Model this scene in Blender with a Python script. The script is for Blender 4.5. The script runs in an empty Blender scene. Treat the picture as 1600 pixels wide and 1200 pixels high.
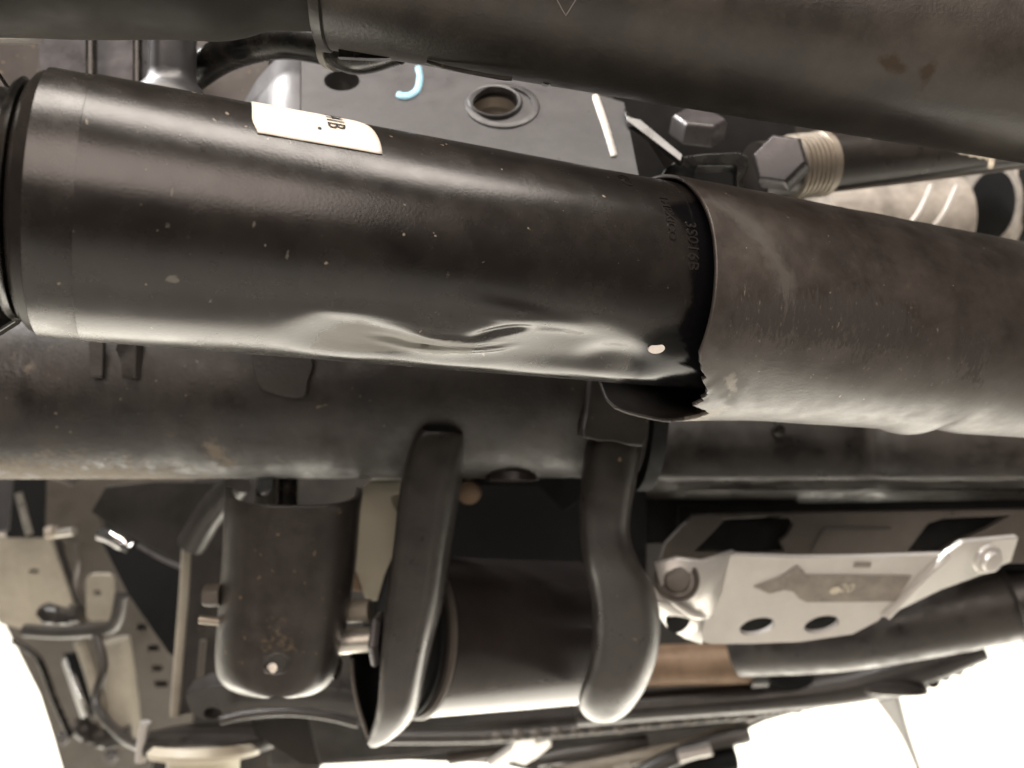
import bpy, bmesh, math, random
import numpy as np
from mathutils import Vector, Matrix, noise
R = math.radians
random.seed(7)
S = bpy.context.scene
COL = S.collection

# ------------------------------------------------------------------ camera
F = 1250.0                       # focal length in pixels of the 1600 px wide photograph
cam_d = bpy.data.cameras.new('camera')
cam = bpy.data.objects.new('camera', cam_d); COL.objects.link(cam)
cam.location = (0, 0, 0); cam.rotation_euler = (R(90), 0, 0)
cam_d.sensor_width = 36; cam_d.lens = 36 * F / 1600
cam_d.clip_start = .01; cam_d.clip_end = 100
cam_d.dof.use_dof = True; cam_d.dof.focus_distance = .205; cam_d.dof.aperture_fstop = 13
S.camera = cam
# ------------------------------------------------------------------ light
S.view_settings.view_transform = 'Standard'; S.view_settings.look = 'None'
S.view_settings.exposure = 0; S.view_settings.gamma = 1
W = bpy.data.worlds.new('World'); S.world = W; W.use_nodes = True
W.node_tree.nodes['Background'].inputs[0].default_value = (1, .93, .84, 1)
W.node_tree.nodes['Background'].inputs[1].default_value = .03
def area(name, loc, target, sx, sy, power, col=(1, .93, .82)):
    l = bpy.data.lights.new(name, 'AREA'); l.shape = 'RECTANGLE'; l.size = sx; l.size_y = sy
    l.energy = power; l.color = col
    o = bpy.data.objects.new(name, l); COL.objects.link(o); o.location = loc
    o.rotation_euler = (Vector(target) - Vector(loc)).to_track_quat('-Z', 'Y').to_euler()
    return o
area('overhead_lamp', (.0, .01, .95), (.02, .18, .03), 1.1, .30, 15, (1, .91, .82))
area('floor_bounce_lamp', (.05, .80, -1.0), (.05, .32, 0), 2.0, 1.0, 26, (1, .93, .80))
area('side_strip_lamp', (-.72, .48, .85), (-.09, .3, .12), .08, .5, 16, (1, .97, .95))
area('room_fill', (-.1, -.85, .62), (.05, .25, 0), 1.6, .70, 20, (1, .84, .74))  # added fill, stands in for dim light from the room
area('front_floor_fill', (.0, -.45, -.95), (.05, .25, 0), 1.9, .8, 2.6, (1, .92, .80))  # added low fill, stands in for light off the front floor
area('wall_fill', (0, 2.2, 1.6), (0, 3.6, -.4), 3.0, .5, 480, (1, .96, .88))  # added lamp out of view, burns the wall out to white
S.cycles.use_denoising = True
S.cycles.max_bounces = 6
S.cycles.sample_clamp_indirect = 4

# ------------------------------------------------------------------ helpers
def P(x, y, d): return Vector(((x - 800) / F * d, d, (600 - y) / F * d))
WL = {}
def thing(name, label, cat, loc, group=None):
    o = bpy.data.objects.new(name, None); COL.objects.link(o)
    o.empty_display_size = .02; o.location = loc; WL[o.name] = Vector(loc)
    o['label'] = label; o['category'] = cat
    if group: o['group'] = group
    return o
def mark_sharp(bm, ang):
    for f in bm.faces: f.smooth = True
    for e in bm.edges:
        if len(e.link_faces) == 2:
            try: e.smooth = e.calc_face_angle() < ang
            except Exception: pass
def obj(name, bm, m, parent=None, bevel=0, ang=35, solid=0, off=1, label=None, cat=None, kind=None, subsurf=0):
    bmesh.ops.recalc_face_normals(bm, faces=bm.faces) if not solid else None
    me = bpy.data.meshes.new(name)
    mark_sharp(bm, R(ang) if not bevel else R(180))
    c = Vector((0, 0, 0))
    for v in bm.verts: c += v.co
    c /= max(1, len(bm.verts))
    for v in bm.verts: v.co -= c
    bm.to_mesh(me); bm.free()
    me.materials.append(m)
    o = bpy.data.objects.new(name, me); COL.objects.link(o)
    WL[o.name] = c
    if parent: o.parent = parent; o.location = c - WL[parent.name]
    else: o.location = c
    if solid:
        md = o.modifiers.new('solid', 'SOLIDIFY'); md.thickness = solid; md.offset = off
    if bevel:
        md = o.modifiers.new('bevel', 'BEVEL'); md.width = bevel; md.segments = 3
        md.limit_method = 'ANGLE'; md.angle_limit = R(ang); md.harden_normals = True
    if label: o['label'] = label
    if cat: o['category'] = cat
    if kind: o['kind'] = kind
    return o
def spline(pts, n):
    """Catmull-Rom through a list of tuples"""
    if n <= 1: return [tuple(p) for p in pts]
    a = [np.array(p, float) for p in pts]; a = [2*a[0]-a[1]] + a + [2*a[-1]-a[-2]]
    out = []
    for i in range(1, len(a)-2):
        p0, p1, p2, p3 = a[i-1:i+3]
        for k in range(n):
            t = k / n
            out.append(tuple(.5*((2*p1)+(p2-p0)*t+(2*p0-5*p1+4*p2-p3)*t*t+(3*p1-p0-3*p2+p3)*t**3)))
    out.append(tuple(a[-2])); return out
def frame(t, ref=Vector((0, 0, 1))):
    t = t.normalized()
    if abs(t.dot(ref)) > .95: ref = Vector((0, 1, 0))
    n = (ref - t * ref.dot(t)).normalized(); b = t.cross(n)
    return n, b
def tube(pts, radii, n=24, cap=True, bm=None, sm=1, jitter=0, squash=1):
    """pts: list of Vectors; radii: m, single or list"""
    if not hasattr(radii, '__len__'): radii = [radii]*len(pts)
    q = spline([(*p, r) for p, r in zip(pts, radii)], sm)
    pts = [Vector(p[:3]) for p in q]; radii = [p[3] for p in q]
    bm = bm or bmesh.new(); rings = []; nn = None
    for i, p in enumerate(pts):
        t = (pts[min(i+1, len(pts)-1)] - pts[max(i-1, 0)]).normalized()
        if nn is None: nn, b = frame(t)
        else:
            nn = (nn - t*nn.dot(t)).normalized(); b = t.cross(nn)
        ring = []
        for k in range(n):
            a = 2*math.pi*k/n
            r = radii[i]
            if jitter: r *= 1 + jitter*noise.noise(Vector((i*.7, math.cos(a)*1.5, math.sin(a)*1.5+p.x*300)))
            ring.append(bm.verts.new(p + nn*math.cos(a)*r + b*math.sin(a)*r*squash))
        rings.append(ring)
    for i in range(len(rings)-1):
        for k in range(n):
            bm.faces.new((rings[i][k], rings[i][(k+1) % n], rings[i+1][(k+1) % n], rings[i+1][k]))
    if cap:
        bm.faces.new(rings[0][::-1]); bm.faces.new(rings[-1])
    return bm
def lathe(o, axis, prof, n=48, bm=None, closed=False, rot=0, cap=True):
    """prof: list of (s, r) along the axis"""
    bm = bm or bmesh.new(); axis = Vector(axis).normalized(); u, v = frame(axis); rings = []
    for s, r in prof:
        rings.append([bm.verts.new(o + axis*s + u*math.cos(rot+2*math.pi*k/n)*r + v*math.sin(rot+2*math.pi*k/n)*r) for k in range(n)])
    idx = list(range(len(rings))) + ([0] if closed else [])
    for i, j in zip(idx, idx[1:]):
        for k in range(n):
            bm.faces.new((rings[i][k], rings[i][(k+1) % n], rings[j][(k+1) % n], rings[j][k]))
    if cap and not closed:
        bm.faces.new(rings[0][::-1]); bm.faces.new(rings[-1])
    return bm
def hexbolt(o, axis, r, h, bm=None, rot=0, chamfer=.12):
    return lathe(o, axis, [(0, r), (h*.8, r), (h, r*(1-chamfer))], 6, bm, rot=rot)
def nrm(down=0, yaw=0):
    """normal of a face seen by the camera: down tilts it to the ground, yaw turns it to the right"""
    d, y = R(down), R(yaw)
    return Vector((math.sin(y)*math.cos(d), -math.cos(y)*math.cos(d), -math.sin(d)))
def onplane(x, y, o, n):
    r = P(x, y, 1); return r * (o.dot(n) / r.dot(n))
def plate(outline, o, n, thick, holes=(), sm=1, hsm=1, bm=None):
    """flat plate: pixel outlines carried onto the plane through o with normal n, thick metres deep behind it"""
    n = n.normalized(); u, v = frame(n); 
    cu = bpy.data.curves.new('tmp', 'CURVE'); cu.dimensions = '2D'; cu.fill_mode = 'BOTH'; cu.extrude = thick/2
    def add(poly, s):
        poly = list(poly)
        if s > 1: poly = spline(poly + [poly[0]], s)[:-1]
        sp = cu.splines.new('POLY'); sp.points.add(len(poly)-1); sp.use_cyclic_u = True
        for i, (x, y) in enumerate(poly):
            p = onplane(x, y, o, n) - o
            sp.points[i].co = (p.dot(u)*1000, p.dot(v)*1000, 0, 1)
    add(outline, sm)
    for h in holes: add(h, hsm)
    cu.extrude = thick/2*1000
    ob = bpy.data.objects.new('tmp', cu); COL.objects.link(ob)
    dg = bpy.context.evaluated_depsgraph_get()
    me = bpy.data.meshes.new_from_object(ob.evaluated_get(dg), depsgraph=dg)
    b2 = bmesh.new(); b2.from_mesh(me)
    bpy.data.objects.remove(ob); bpy.data.curves.remove(cu); bpy.data.meshes.remove(me)
    for vt in b2.verts:
        vt.co = o + u*vt.co.x/1000 + v*vt.co.y/1000 + n*(vt.co.z/1000 - thick/2)
    bmesh.ops.remove_doubles(b2, verts=b2.verts, dist=1e-7)
    if bm is None: return b2
    me = bpy.data.meshes.new('t'); b2.to_mesh(me); b2.free(); bm.from_mesh(me); bpy.data.meshes.remove(me)
    return bm
def ell(cx, cy, rx, ry, rot=0, n=28):
    c, s = math.cos(R(rot)), math.sin(R(rot))
    return [(cx + rx*math.cos(a)*c - ry*math.sin(a)*s, cy + rx*math.cos(a)*s + ry*math.sin(a)*c)
            for a in (2*math.pi*k/n for k in range(n))]
def rrect(x0, y0, x1, y1, r, n=5):
    out = []
    for cx, cy, a0 in ((x1-r, y1-r, 0), (x0+r, y1-r, 90), (x0+r, y0+r, 180), (x1-r, y0+r, 270)):
        for k in range(n+1):
            a = R(a0 + 90*k/n); out.append((cx + r*math.cos(a), cy + r*math.sin(a)))
    return out
def loft(rows, bm=None, closed=False):
    bm = bm or bmesh.new(); vs = [[bm.verts.new(p) for p in r] for r in rows]
    for i in range(len(vs)-1):
        m = len(vs[i])
        for k in range(m if closed else m-1):
            bm.faces.new((vs[i][k], vs[i][(k+1) % m], vs[i+1][(k+1) % m], vs[i+1][k]))
    return bm
def wire(pts, d, r, n=8, bm=None, sm=4, jitter=0):
    q = [P(*(p if len(p) == 3 else (*p, d))) for p in pts]
    return tube(q, r, n, bm=bm, sm=sm, jitter=jitter)
def px_of(co):
    y = np.maximum(co[:, 1], 1e-4)
    return co[:, 0]/y*F + 800, 600 - co[:, 2]/y*F
def poly_mask(co, poly, soft):
    """soft 0..1 mask of a mark with the outline poly (pixels) on the surface"""
    x, y = px_of(co); poly = np.array(poly, float); q = np.roll(poly, -1, 0)
    ins = np.zeros(len(x), bool); dist = np.full(len(x), 1e9)
    for (ax, ay), (bx, by) in zip(poly, q):
        c = ((ay > y) != (by > y))
        with np.errstate(divide='ignore', invalid='ignore'):
            ins ^= c & (x < (bx-ax)*(y-ay)/(by-ay+1e-12)+ax)
        t = np.clip(((x-ax)*(bx-ax)+(y-ay)*(by-ay))/((bx-ax)**2+(by-ay)**2+1e-9), 0, 1)
        dist = np.minimum(dist, np.hypot(x-ax-t*(bx-ax), y-ay-t*(by-ay)))
    return np.clip(.5 + np.where(ins, dist, -dist)/soft*.5, 0, 1)
def set_attr(o, name, vals):
    a = o.data.attributes.new(name, 'FLOAT', 'POINT'); a.data.foreach_set('value', np.asarray(vals, np.float32))
def world_co(o):
    n = len(o.data.vertices); a = np.empty(n*3); o.data.vertices.foreach_get('co', a)
    return a.reshape(-1, 3) + np.array(WL[o.name])

# ------------------------------------------------------------------ materials
def mat(name, col, rough=.5, metal=0, var=.25, vscale=40, rvar=.18, bump=.15, bscale=900, dust=None,
        specks=None, masks=(), stretch=(1, 1, 1), spec=.5, coat=0, rust=None):
    m = bpy.data.materials.new(name); m.use_nodes = True
    nt = m.node_tree; N = nt.nodes; L = nt.links; bs = N['Principled BSDF']
    tc = N.new('ShaderNodeTexCoord'); mp = N.new('ShaderNodeMapping'); mp.inputs['Scale'].default_value = stretch
    L.new(tc.outputs['Object'], mp.inputs[0])
    def nz(scale, detail=4, rough_=.6, src=None):
        t = N.new('ShaderNodeTexNoise'); t.inputs['Scale'].default_value = scale; t.inputs['Detail'].default_value = detail
        t.inputs['Roughness'].default_value = rough_; L.new((src or mp.outputs[0]), t.inputs['Vector']); return t.outputs['Fac']
    def ramp(x, a, b, c0=0., c1=1.):
        r = N.new('ShaderNodeMapRange'); r.inputs[1].default_value = a; r.inputs[2].default_value = b
        r.inputs[3].default_value = c0; r.inputs[4].default_value = c1; L.new(x, r.inputs[0]); return r.outputs[0]
    def mix(f, a, b):
        x = N.new('ShaderNodeMix'); x.data_type = 'RGBA'
        if isinstance(f, float): x.inputs[0].default_value = f
        else: L.new(f, x.inputs[0])
        for s, i in ((a, 6), (b, 7)):
            if isinstance(s, tuple): x.inputs[i].default_value = (*s, 1)
            else: L.new(s, x.inputs[i])
        return x.outputs[2]
    def mth(op, a, b):
        x = N.new('ShaderNodeMath'); x.operation = op
        for s, i in ((a, 0), (b, 1)):
            if isinstance(s, (int, float)): x.inputs[i].default_value = s
            else: L.new(s, x.inputs[i])
        return x.outputs[0]
    n1 = nz(vscale)
    c = mix(ramp(n1, .3, .7), tuple(k*(1-var) for k in col), tuple(min(1, k*(1+var)) for k in col))
    ro = ramp(nz(vscale*2.3), .3, .7, max(.03, rough-rvar), min(1, rough+rvar))
    me = None
    if dust:
        amt, dcol, ds = dust
        f = mth('MULTIPLY', ramp(nz(ds, 6, .7), .42, .75), amt); c = mix(f, c, dcol)
        ro = mth('ADD', ro, mth('MULTIPLY', f, .35))
    if rust:
        amt, rs = rust
        f = ramp(nz(rs, 5, .65, tc.outputs['Object']), 1-amt, 1-amt+.04); c = mix(f, c, (.16, .075, .03)); ro = mth('ADD', ro, mth('MULTIPLY', f, .4))
    if specks:
        thr, scol, ss = specks
        f = ramp(nz(ss, 2, .5, tc.outputs['Object']), thr, thr+.03); c = mix(f, c, scol)
    for (an, mcol, mro, brk, bs_, st) in masks:      # marks with a shape of their own
        a = N.new('ShaderNodeAttribute'); a.attribute_name = an
        mp2 = N.new('ShaderNodeMapping'); mp2.inputs['Scale'].default_value = st; L.new(tc.outputs['Object'], mp2.inputs[0])
        f = mth('ADD', a.outputs['Fac'], mth('MULTIPLY', mth('SUBTRACT', nz(bs_, 5, .65, mp2.outputs[0]), .5), brk))
        f = ramp(mth('MULTIPLY', f, ramp(a.outputs['Fac'], .0, .06)), .35, .65)
        c = mix(f, c, mcol)
        ro = mth('ADD', mth('MULTIPLY', ro, mth('SUBTRACT', 1, f)), mth('MULTIPLY', f, mro))
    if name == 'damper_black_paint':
        a = N.new('ShaderNodeAttribute'); a.attribute_name = 'sleeve_shade'
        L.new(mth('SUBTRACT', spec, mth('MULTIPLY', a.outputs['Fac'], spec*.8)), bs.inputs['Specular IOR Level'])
    L.new(c, bs.inputs['Base Color']); L.new(ro, bs.inputs['Roughness'])
    bs.inputs['Metallic'].default_value = metal
    if not bs.inputs['Specular IOR Level'].is_linked: bs.inputs['Specular IOR Level'].default_value = spec
    bs.inputs['Coat Weight'].default_value = coat
    if bump:
        b = N.new('ShaderNodeBump'); b.inputs['Strength'].default_value = bump; b.inputs['Distance'].default_value = .0004
        L.new(nz(bscale, 3), b.inputs['Height']); L.new(b.outputs[0], bs.inputs['Normal'])
    return m
DUST = (.23, .19, .14)
M = {}
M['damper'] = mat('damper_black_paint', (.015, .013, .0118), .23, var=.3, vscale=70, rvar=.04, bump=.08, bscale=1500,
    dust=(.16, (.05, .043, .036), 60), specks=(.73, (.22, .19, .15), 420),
    masks=(('scuff_glint', (.11, .105, .09), .50, .9, 260, (1, 1, 3)), ('sleeve_shade', (.004, .004, .0045), .12, .45, 500, (1, 1, 1)),
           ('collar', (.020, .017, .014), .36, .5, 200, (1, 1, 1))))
M['sleeve'] = mat('sleeve_black_paint', (.040, .034, .030), .37, var=.3, vscale=80, rvar=.06, bump=.2, bscale=1300,
    dust=(.4, (.10, .09, .08), 70), specks=(.75, (.25, .23, .2), 500),
    masks=(('smear', (.07, .064, .058), .6, .9, 220, (1, 1, 1)), ('scrape', (.034, .029, .026), .7, 1.9, 800, (1, 1, .12)), ('chips', (.20, .175, .14), .6, 2.0, 900, (1, 1, .35)), ('bare', (.16, .14, .115), .5, 1.4, 420, (1, 1, 1))))
M['bar'] = mat('dusty_grey_steel', (.036, .032, .028), .38, var=.2, vscale=50, rvar=.08, bump=.25, bscale=1100, dust=(.4, (.12, .105, .085), 45),
    masks=(('rust', (.04, .027, .015), .8, .9, 260, (1, 1, 1)), ('rustspot', (.42, .21, .06), .8, .6, 400, (1, 1, 1))))
M['bracket'] = mat('satin_grey_steel', (.066, .064, .067), .36, metal=.2, var=.12, vscale=60, rvar=.06, bump=.15, bscale=1500, dust=(.3, (.03, .028, .026), 160),
    masks=(('stain', (.025, .022, .02), .7, 1.2, 420, (1, 1, 1)),), specks=(.71, (.025, .023, .021), 420))
M['black'] = mat('gloss_black_steel', (.009, .009, .009), .2, var=.3, rvar=.1, bump=.1, dust=(.15, DUST, 80))
M['void'] = mat('rubber_and_shade_black', (.006, .006, .006), .75, rvar=.1, spec=.2)  # black for rubber parts and for shade in gaps and recesses
M['axle'] = mat('dirty_axle_paint', (.020, .0172, .0155), .45, var=.35, vscale=25, bump=.5, bscale=700, dust=(.45, (.07, .057, .046), 40),
    specks=(.74, (.20, .17, .13), 330), masks=(('mud', (.17, .145, .112), .85, 1.2, 200, (1, 1, 1)),))
M['arm'] = mat('satin_dark_steel', (.026, .0228, .0205), .32, var=.25, rvar=.08, bump=.25, dust=(.3, (.07, .06, .05), 60), specks=(.745, (.2, .14, .09), 330))
M['mount'] = mat('worn_dark_steel', (.034, .030, .027), .34, var=.15, vscale=70, rvar=.06, bump=.25, dust=(.2, (.10, .085, .07), 90), specks=(.70, (.13, .10, .06), 330),
    masks=(('rust', (.12, .085, .04), .8, 1.0, 350, (1, 1, 1)),))
M['bush'] = mat('dark_bushing_shell', (.026, .0215, .0205), .22, var=.08, rvar=.03, bump=.05, dust=(.08, (.1, .09, .08), 60))
M['zinc'] = mat('zinc_plated_steel', (.55, .53, .48), .3, metal=.8, var=.15, rvar=.08, dust=(.4, (.3, .27, .2), 150))
M['rawnut'] = mat('grey_phosphate_steel', (.085, .08, .082), .30, metal=.3, var=.12, rvar=.08, dust=(.3, (.12, .1, .1), 150))
M['cream'] = mat('cream_plastic', (.60, .56, .45), .5, var=.06, vscale=60, bump=.1, dust=(.25, (.45, .38, .27), 60))
M['label'] = mat('white_label_paper', (.80, .76, .68), .55, var=.05, bump=.05, dust=(.6, (.62, .45, .32), 90))
M['ink'] = mat('black_ink', (.015, .015, .015), .6, var=0, bump=0)
M['blue'] = mat('pale_blue_paint_pen', (.32, .62, .80), .5, var=.1, vscale=300, bump=.1)
M['white'] = mat('white_paint_pen', (.78, .75, .70), .5, var=.12, vscale=300, bump=.1)
M['housing'] = mat('dark_cast_housing', (.022, .019, .017), .42, var=.2, vscale=30, bump=.25, bscale=700, dust=(.4, (.11, .095, .08), 35))
M['tan'] = mat('tan_grey_metal', (.095, .085, .074), .42, metal=.2, var=.15, vscale=40, bump=.2, dust=(.3, (.12, .1, .08), 60))
M['silver'] = mat('satin_aluminium', (.56, .545, .52), .38, metal=.4, var=.07, vscale=50, rvar=.06, bump=.15, bscale=1200, dust=(.2, (.45, .41, .35), 60))
M['sticker'] = mat('worn_grey_sticker', (.21, .19, .165), .5, var=.15, vscale=150, bump=.1, dust=(.6, (.36, .33, .28), 160))
M['copper'] = mat('bronzed_pipe', (.22, .145, .095), .5, metal=.3, var=.2, rvar=.1, dust=(.4, (.4, .3, .2), 40))
M['beige'] = mat('beige_body_primer', (.30, .275, .225), .45, var=.25, vscale=30, bump=.1, dust=(.4, (.25, .22, .17), 25))
M['darkbg'] = mat('dark_underbody_coating', (.022, .020, .018), .65, spec=.25, var=.3, vscale=15, bump=.3, bscale=200, dust=(.4, (.07, .06, .05), 15))
M['chrome'] = mat('bright_chrome', (.8, .8, .8), .12, metal=1, var=.03, rvar=.04, bump=0)
M['thread'] = mat('tan_zinc_thread', (.30, .265, .22), .40, metal=.5, var=.15, rvar=.08, dust=(.4, (.3, .25, .18), 150))
M['shiny'] = mat('shiny_pale_plastic', (.34, .315, .28), .16, var=.5, vscale=45, rvar=.1, coat=.5, dust=(.5, (.16, .14, .12), 60))
M['floor'] = mat('pale_painted_concrete', (.74, .72, .67), .5, var=.06, vscale=3, bump=.2, bscale=60)
M['wall'] = mat('white_wall_paint', (.82, .81, .78), .6, var=.03, vscale=2, bump=.1, bscale=50)
M['seal_glint'] = mat('cream_sealant_and_glint', (.70, .64, .52), .7, var=.1, vscale=200, bump=.5)

# ------------------------------------------------------------------ setting: floor and wall of the workshop
def quad(vs):
    bm = bmesh.new(); bm.faces.new([bm.verts.new(v) for v in vs]); return bm
obj('floor', quad([(-6, -2, -1.15), (6, -2, -1.15), (6, 4, -1.15), (-6, 4, -1.15)]), M['floor'], kind='structure')
def boxbm(x0, y0, z0, x1, y1, z1, bm=None):
    bm = bm or bmesh.new()
    r = bmesh.ops.create_cube(bm, size=1)
    for v in r['verts']:
        v.co = Vector(((x0+x1)/2 + v.co.x*(x1-x0), (y0+y1)/2 + v.co.y*(y1-y0), (z0+z1)/2 + v.co.z*(z1-z0)))
    return bm
obj('wall', boxbm(-6, 4.004, -1.146, 6, 4.2, 3), M['wall'], kind='structure')

# ------------------------------------------------------------------ steering damper (the subject)
AX0, AX1 = P(110, 325, .182), P(1000, 442, .2365)
ax = (AX1 - AX0).normalized()
fw = Vector((0, -1, 0)); fw = (fw - ax*fw.dot(ax)).normalized()
up = fw.cross(ax); up = up if up.z > 0 else -up
RB, RS = .0300, .0352
def cyl(s, phi, r): return AX0 + ax*s + fw*math.cos(phi)*r + up*math.sin(phi)*r
def px2cyl(x, y, r):
    D = P(x, y, 1).normalized(); o = -AX0
    d_ = D - ax*D.dot(ax); o_ = o - ax*o.dot(ax)
    a, b, c = d_.dot(d_), 2*d_.dot(o_), o_.dot(o_) - r*r
    disc = max(0, b*b - 4*a*c); t = (-b - math.sqrt(disc))/(2*a)
    q = D*t - AX0; s = q.dot(ax); q -= ax*s
    return s, math.atan2(q.dot(up), q.dot(fw))
SL = (AX1 - AX0).length
s_rim, _ = px2cyl(1121, 420, RS)
damper = thing('steering_damper', 'long black steering damper with a crushed underside, white sticker and torn dust sleeve', 'steering damper', AX0)
# dents: (px, py, length m, height m, rotation, depth m)
DENTS = [(880, 552, .0190, .0085, -4, .0030), (560, 528, .0125, .0070, -4, .0019), (786, 521, .0060, .0014, -17, .0011),
         (690, 556, .012, .004, 4, .0010), (968, 572, .009, .006, 0, .0016), (640, 541, .008, .0010, 6, .0004), (715, 547, .009, .0009, -6, .0005), (668, 531, .006, .0007, 8, .00025)]
BUMPS = [(700, 532, .0110, .0011, 2, .00045), (700, 541, .010, .0010, -5, .0004), (830, 499, .014, .0026, 8, .0007), (640, 548, .007, .0010, 5, .0004), (600, 503, .012, .002, 6, .0005), (745, 552, .008, .0012, -8, .0006), (655, 524, .008, .0012, 10, .0003)]
DD = [(*px2cyl(x, y, RB), l, h, rot, -d) for x, y, l, h, rot, d in DENTS] + [(*px2cyl(x, y, RB), l, h, rot, d) for x, y, l, h, rot, d in BUMPS]
def dent(s, phi):
    v = 0
    for s0, p0, l, h, rot, d in DD:
        ds, dp = s - s0, (phi - p0)*RB
        c, sn = math.cos(R(rot)), math.sin(R(rot))
        a, b = (ds*c - dp*sn)/l, (ds*sn + dp*c)/h
        q = a*a + b*b
        if q < 9: v += d*math.exp(-q*q*.35 - q*.35)
    return v
def body_grid(s_list, n, rfun):
    bm = bmesh.new(); rings = []
    for s in s_list:
        rings.append([bm.verts.new(cyl(s, 2*math.pi*k/n - math.pi, rfun(s, 2*math.pi*k/n - math.pi))) for k in range(n)])
    for a, b in zip(rings, rings[1:]):
        for k in range(n): bm.faces.new((a[k], b[k], b[(k+1) % n], a[(k+1) % n]))
    bm.faces.new(rings[0]); bm.faces.new(rings[-1][::-1]); return bm
S0 = .0046
bl = [S0 + (SL*1.16-S0)*i/250 for i in range(251)]
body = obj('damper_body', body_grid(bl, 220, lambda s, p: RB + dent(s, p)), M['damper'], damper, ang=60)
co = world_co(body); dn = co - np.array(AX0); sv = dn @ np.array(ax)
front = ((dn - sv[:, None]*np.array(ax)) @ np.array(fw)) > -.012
sleeve_shade = poly_mask(co, [(1040, 320), (1075, 360), (1088, 400), (1078, 430), (1082, 470), (1062, 505), (1030, 512), (1008, 525), (990, 552), (985, 575), (968, 600), (960, 640), (1160, 660), (1160, 300)], 16)  # dark reflection of the sleeve painted in black, specular cut
set_attr(body, 'sleeve_shade', sleeve_shade*front)
scf = poly_mask(co, [(485, 545), (500, 520), (530, 505), (560, 502), (600, 512), (660, 528), (745, 538), (735, 552), (690, 552), (640, 548), (560, 550)], 7)
scf = np.maximum(scf, poly_mask(co, [(880, 515), (912, 520), (910, 524), (885, 520)], 5))
for x_, y_, a_, b_ in ((268, 300, 3, 9), (262, 352, 3, 7), (398, 350, 2.5, 6), (396, 325, 2, 5), (155, 325, 2, 2), (448, 398, 2, 9), (270, 437, 12, 6), (700, 430, 2, 6), (330, 470, 3, 3)):
    scf = np.maximum(scf, poly_mask(co, ell(x_, y_, a_, b_, 10, 10), 3))  # small chips, and upright glints painted in pale
set_attr(body, 'scuff_glint', scf*front)
set_attr(body, 'collar', np.zeros(len(co)))
# left end: collar band, shoulder, crimped cap
prof = [(S0, .02985), (S0-.0003, .0297), (S0-.0088, .0296), (S0-.0091, .0292), (S0-.0106, .0285), (S0-.0120, .0268), (S0-.0129, .0245), (S0-.0134, .0215), (S0-.0136, .012)]
endc = obj('end_cap', lathe(AX0, ax, prof, 128), M['damper'], damper, ang=50)
co = world_co(endc); sv = (co - np.array(AX0)) @ np.array(ax)
set_attr(endc, 'collar', np.where(sv > S0-.0089, .42, 0))
for k in ('sleeve_shade', 'scuff_glint'): set_attr(endc, k, np.zeros(len(co)))
obj('crimp_ring', lathe(AX0, ax, [(-.0085, .020), (-.0085, .0262), (-.0093, .0268), (-.0101, .0262), (-.0101, .020)], 96, closed=True), M['black'], damper)
obj('end_eye', lathe(AX0, ax, [(-.0105, .0225), (-.0130, .0238), (-.020, .0238), (-.026, .021), (-.033, .012)], 64), M['black'], damper)
# sleeve with torn rim
RIM_D = [-180, -126, -120, -114, -108, -102, -96, -90, -85, -80, -75, -70, -66, -62, -58, -54, -48, -42, -36, -30, 180]
RIM_S = [0, 0, 0, 1.2, 4.7, 8.6, 10.6, 10.8, 11.4, 13.9, 16.3, 16.9, 13.9, 8.6, 9.4, 10, 7.3, 4.9, 2.0, 0, 0]
def rim(phi):
    d = math.degrees(phi)
    ds = float(np.interp(d, RIM_D, RIM_S))
    if -86 < d < -33:
        ds += 1.6*noise.noise(Vector((d*.30, 4.1, 0))) + .9*noise.noise(Vector((d*.9, 1.1, 0)))
    elif -112 < d <= -86: ds += .5*noise.noise(Vector((d*.4, 2.1, 0)))
    return ds*.001
def sleeve_r(s, phi, r0):
    d = math.degrees(phi); t = (s - s_rim)
    r = r0
    w = math.exp(-(max(0, t+.012)/.030)**2)
    r += .0040*w*math.exp(-((d+100)/34)**2)
    r += .0009*math.exp(-((d+58)/14)**2)*math.exp(-(t/.012)**2)*noise.noise(Vector((t*300, d*.1, 2)))
    r -= .0012*math.exp(-((t-.030)/.02)**2)*math.exp(-((d+45)/22)**2)
    e = px_end - s
    r += .0016*math.exp(-((e-.012)/.006)**2)*math.exp(-((d+88)/30)**2) - .0022*math.exp(-((e)/.008)**2)*math.exp(-((d+88)/30)**2)
    r += .00022*noise.noise(Vector((s*90, math.cos(phi)*2.5, math.sin(phi)*2.5)))
    return r
px_end, _ = px2cyl(1600, 560, RS)
SEND = px_end + .05
bm = bmesh.new(); rings = []; NP, NS = 420, 130
for i in range(NS+1):
    t = (i/NS)**1.25
    ring = []
    for k in range(NP):
        phi = 2*math.pi*k/NP - math.pi
        s0 = s_rim + rim(phi); s = s0 + (SEND - s0)*t
        ring.append(bm.verts.new(cyl(s, phi, sleeve_r(s, phi, RS)) - up*.0034))
    rings.append(ring)
for a, b in zip(rings, rings[1:]):
    for k in range(NP): bm.faces.new((a[k], b[k], b[(k+1) % NP], a[(k+1) % NP]))
bmesh.ops.recalc_face_normals(bm, faces=bm.faces)
sleeve = obj('dust_sleeve', bm, M['sleeve'], damper, solid=.0011, off=-1, ang=60)
co = world_co(sleeve); dn = co - np.array(AX0); sv = dn @ np.array(ax); front = ((dn - sv[:, None]*np.array(ax)) @ np.array(fw)) > -.02
set_attr(sleeve, 'scrape', front*np.maximum(.70*poly_mask(co, [(1130, 470), (1180, 455), (1330, 452), (1400, 455), (1430, 500), (1415, 555), (1350, 560), (1280, 545), (1200, 535), (1130, 520)], 26), .8*poly_mask(co, [(1500, 520), (1550, 530), (1530, 600), (1500, 590)], 20)))
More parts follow.
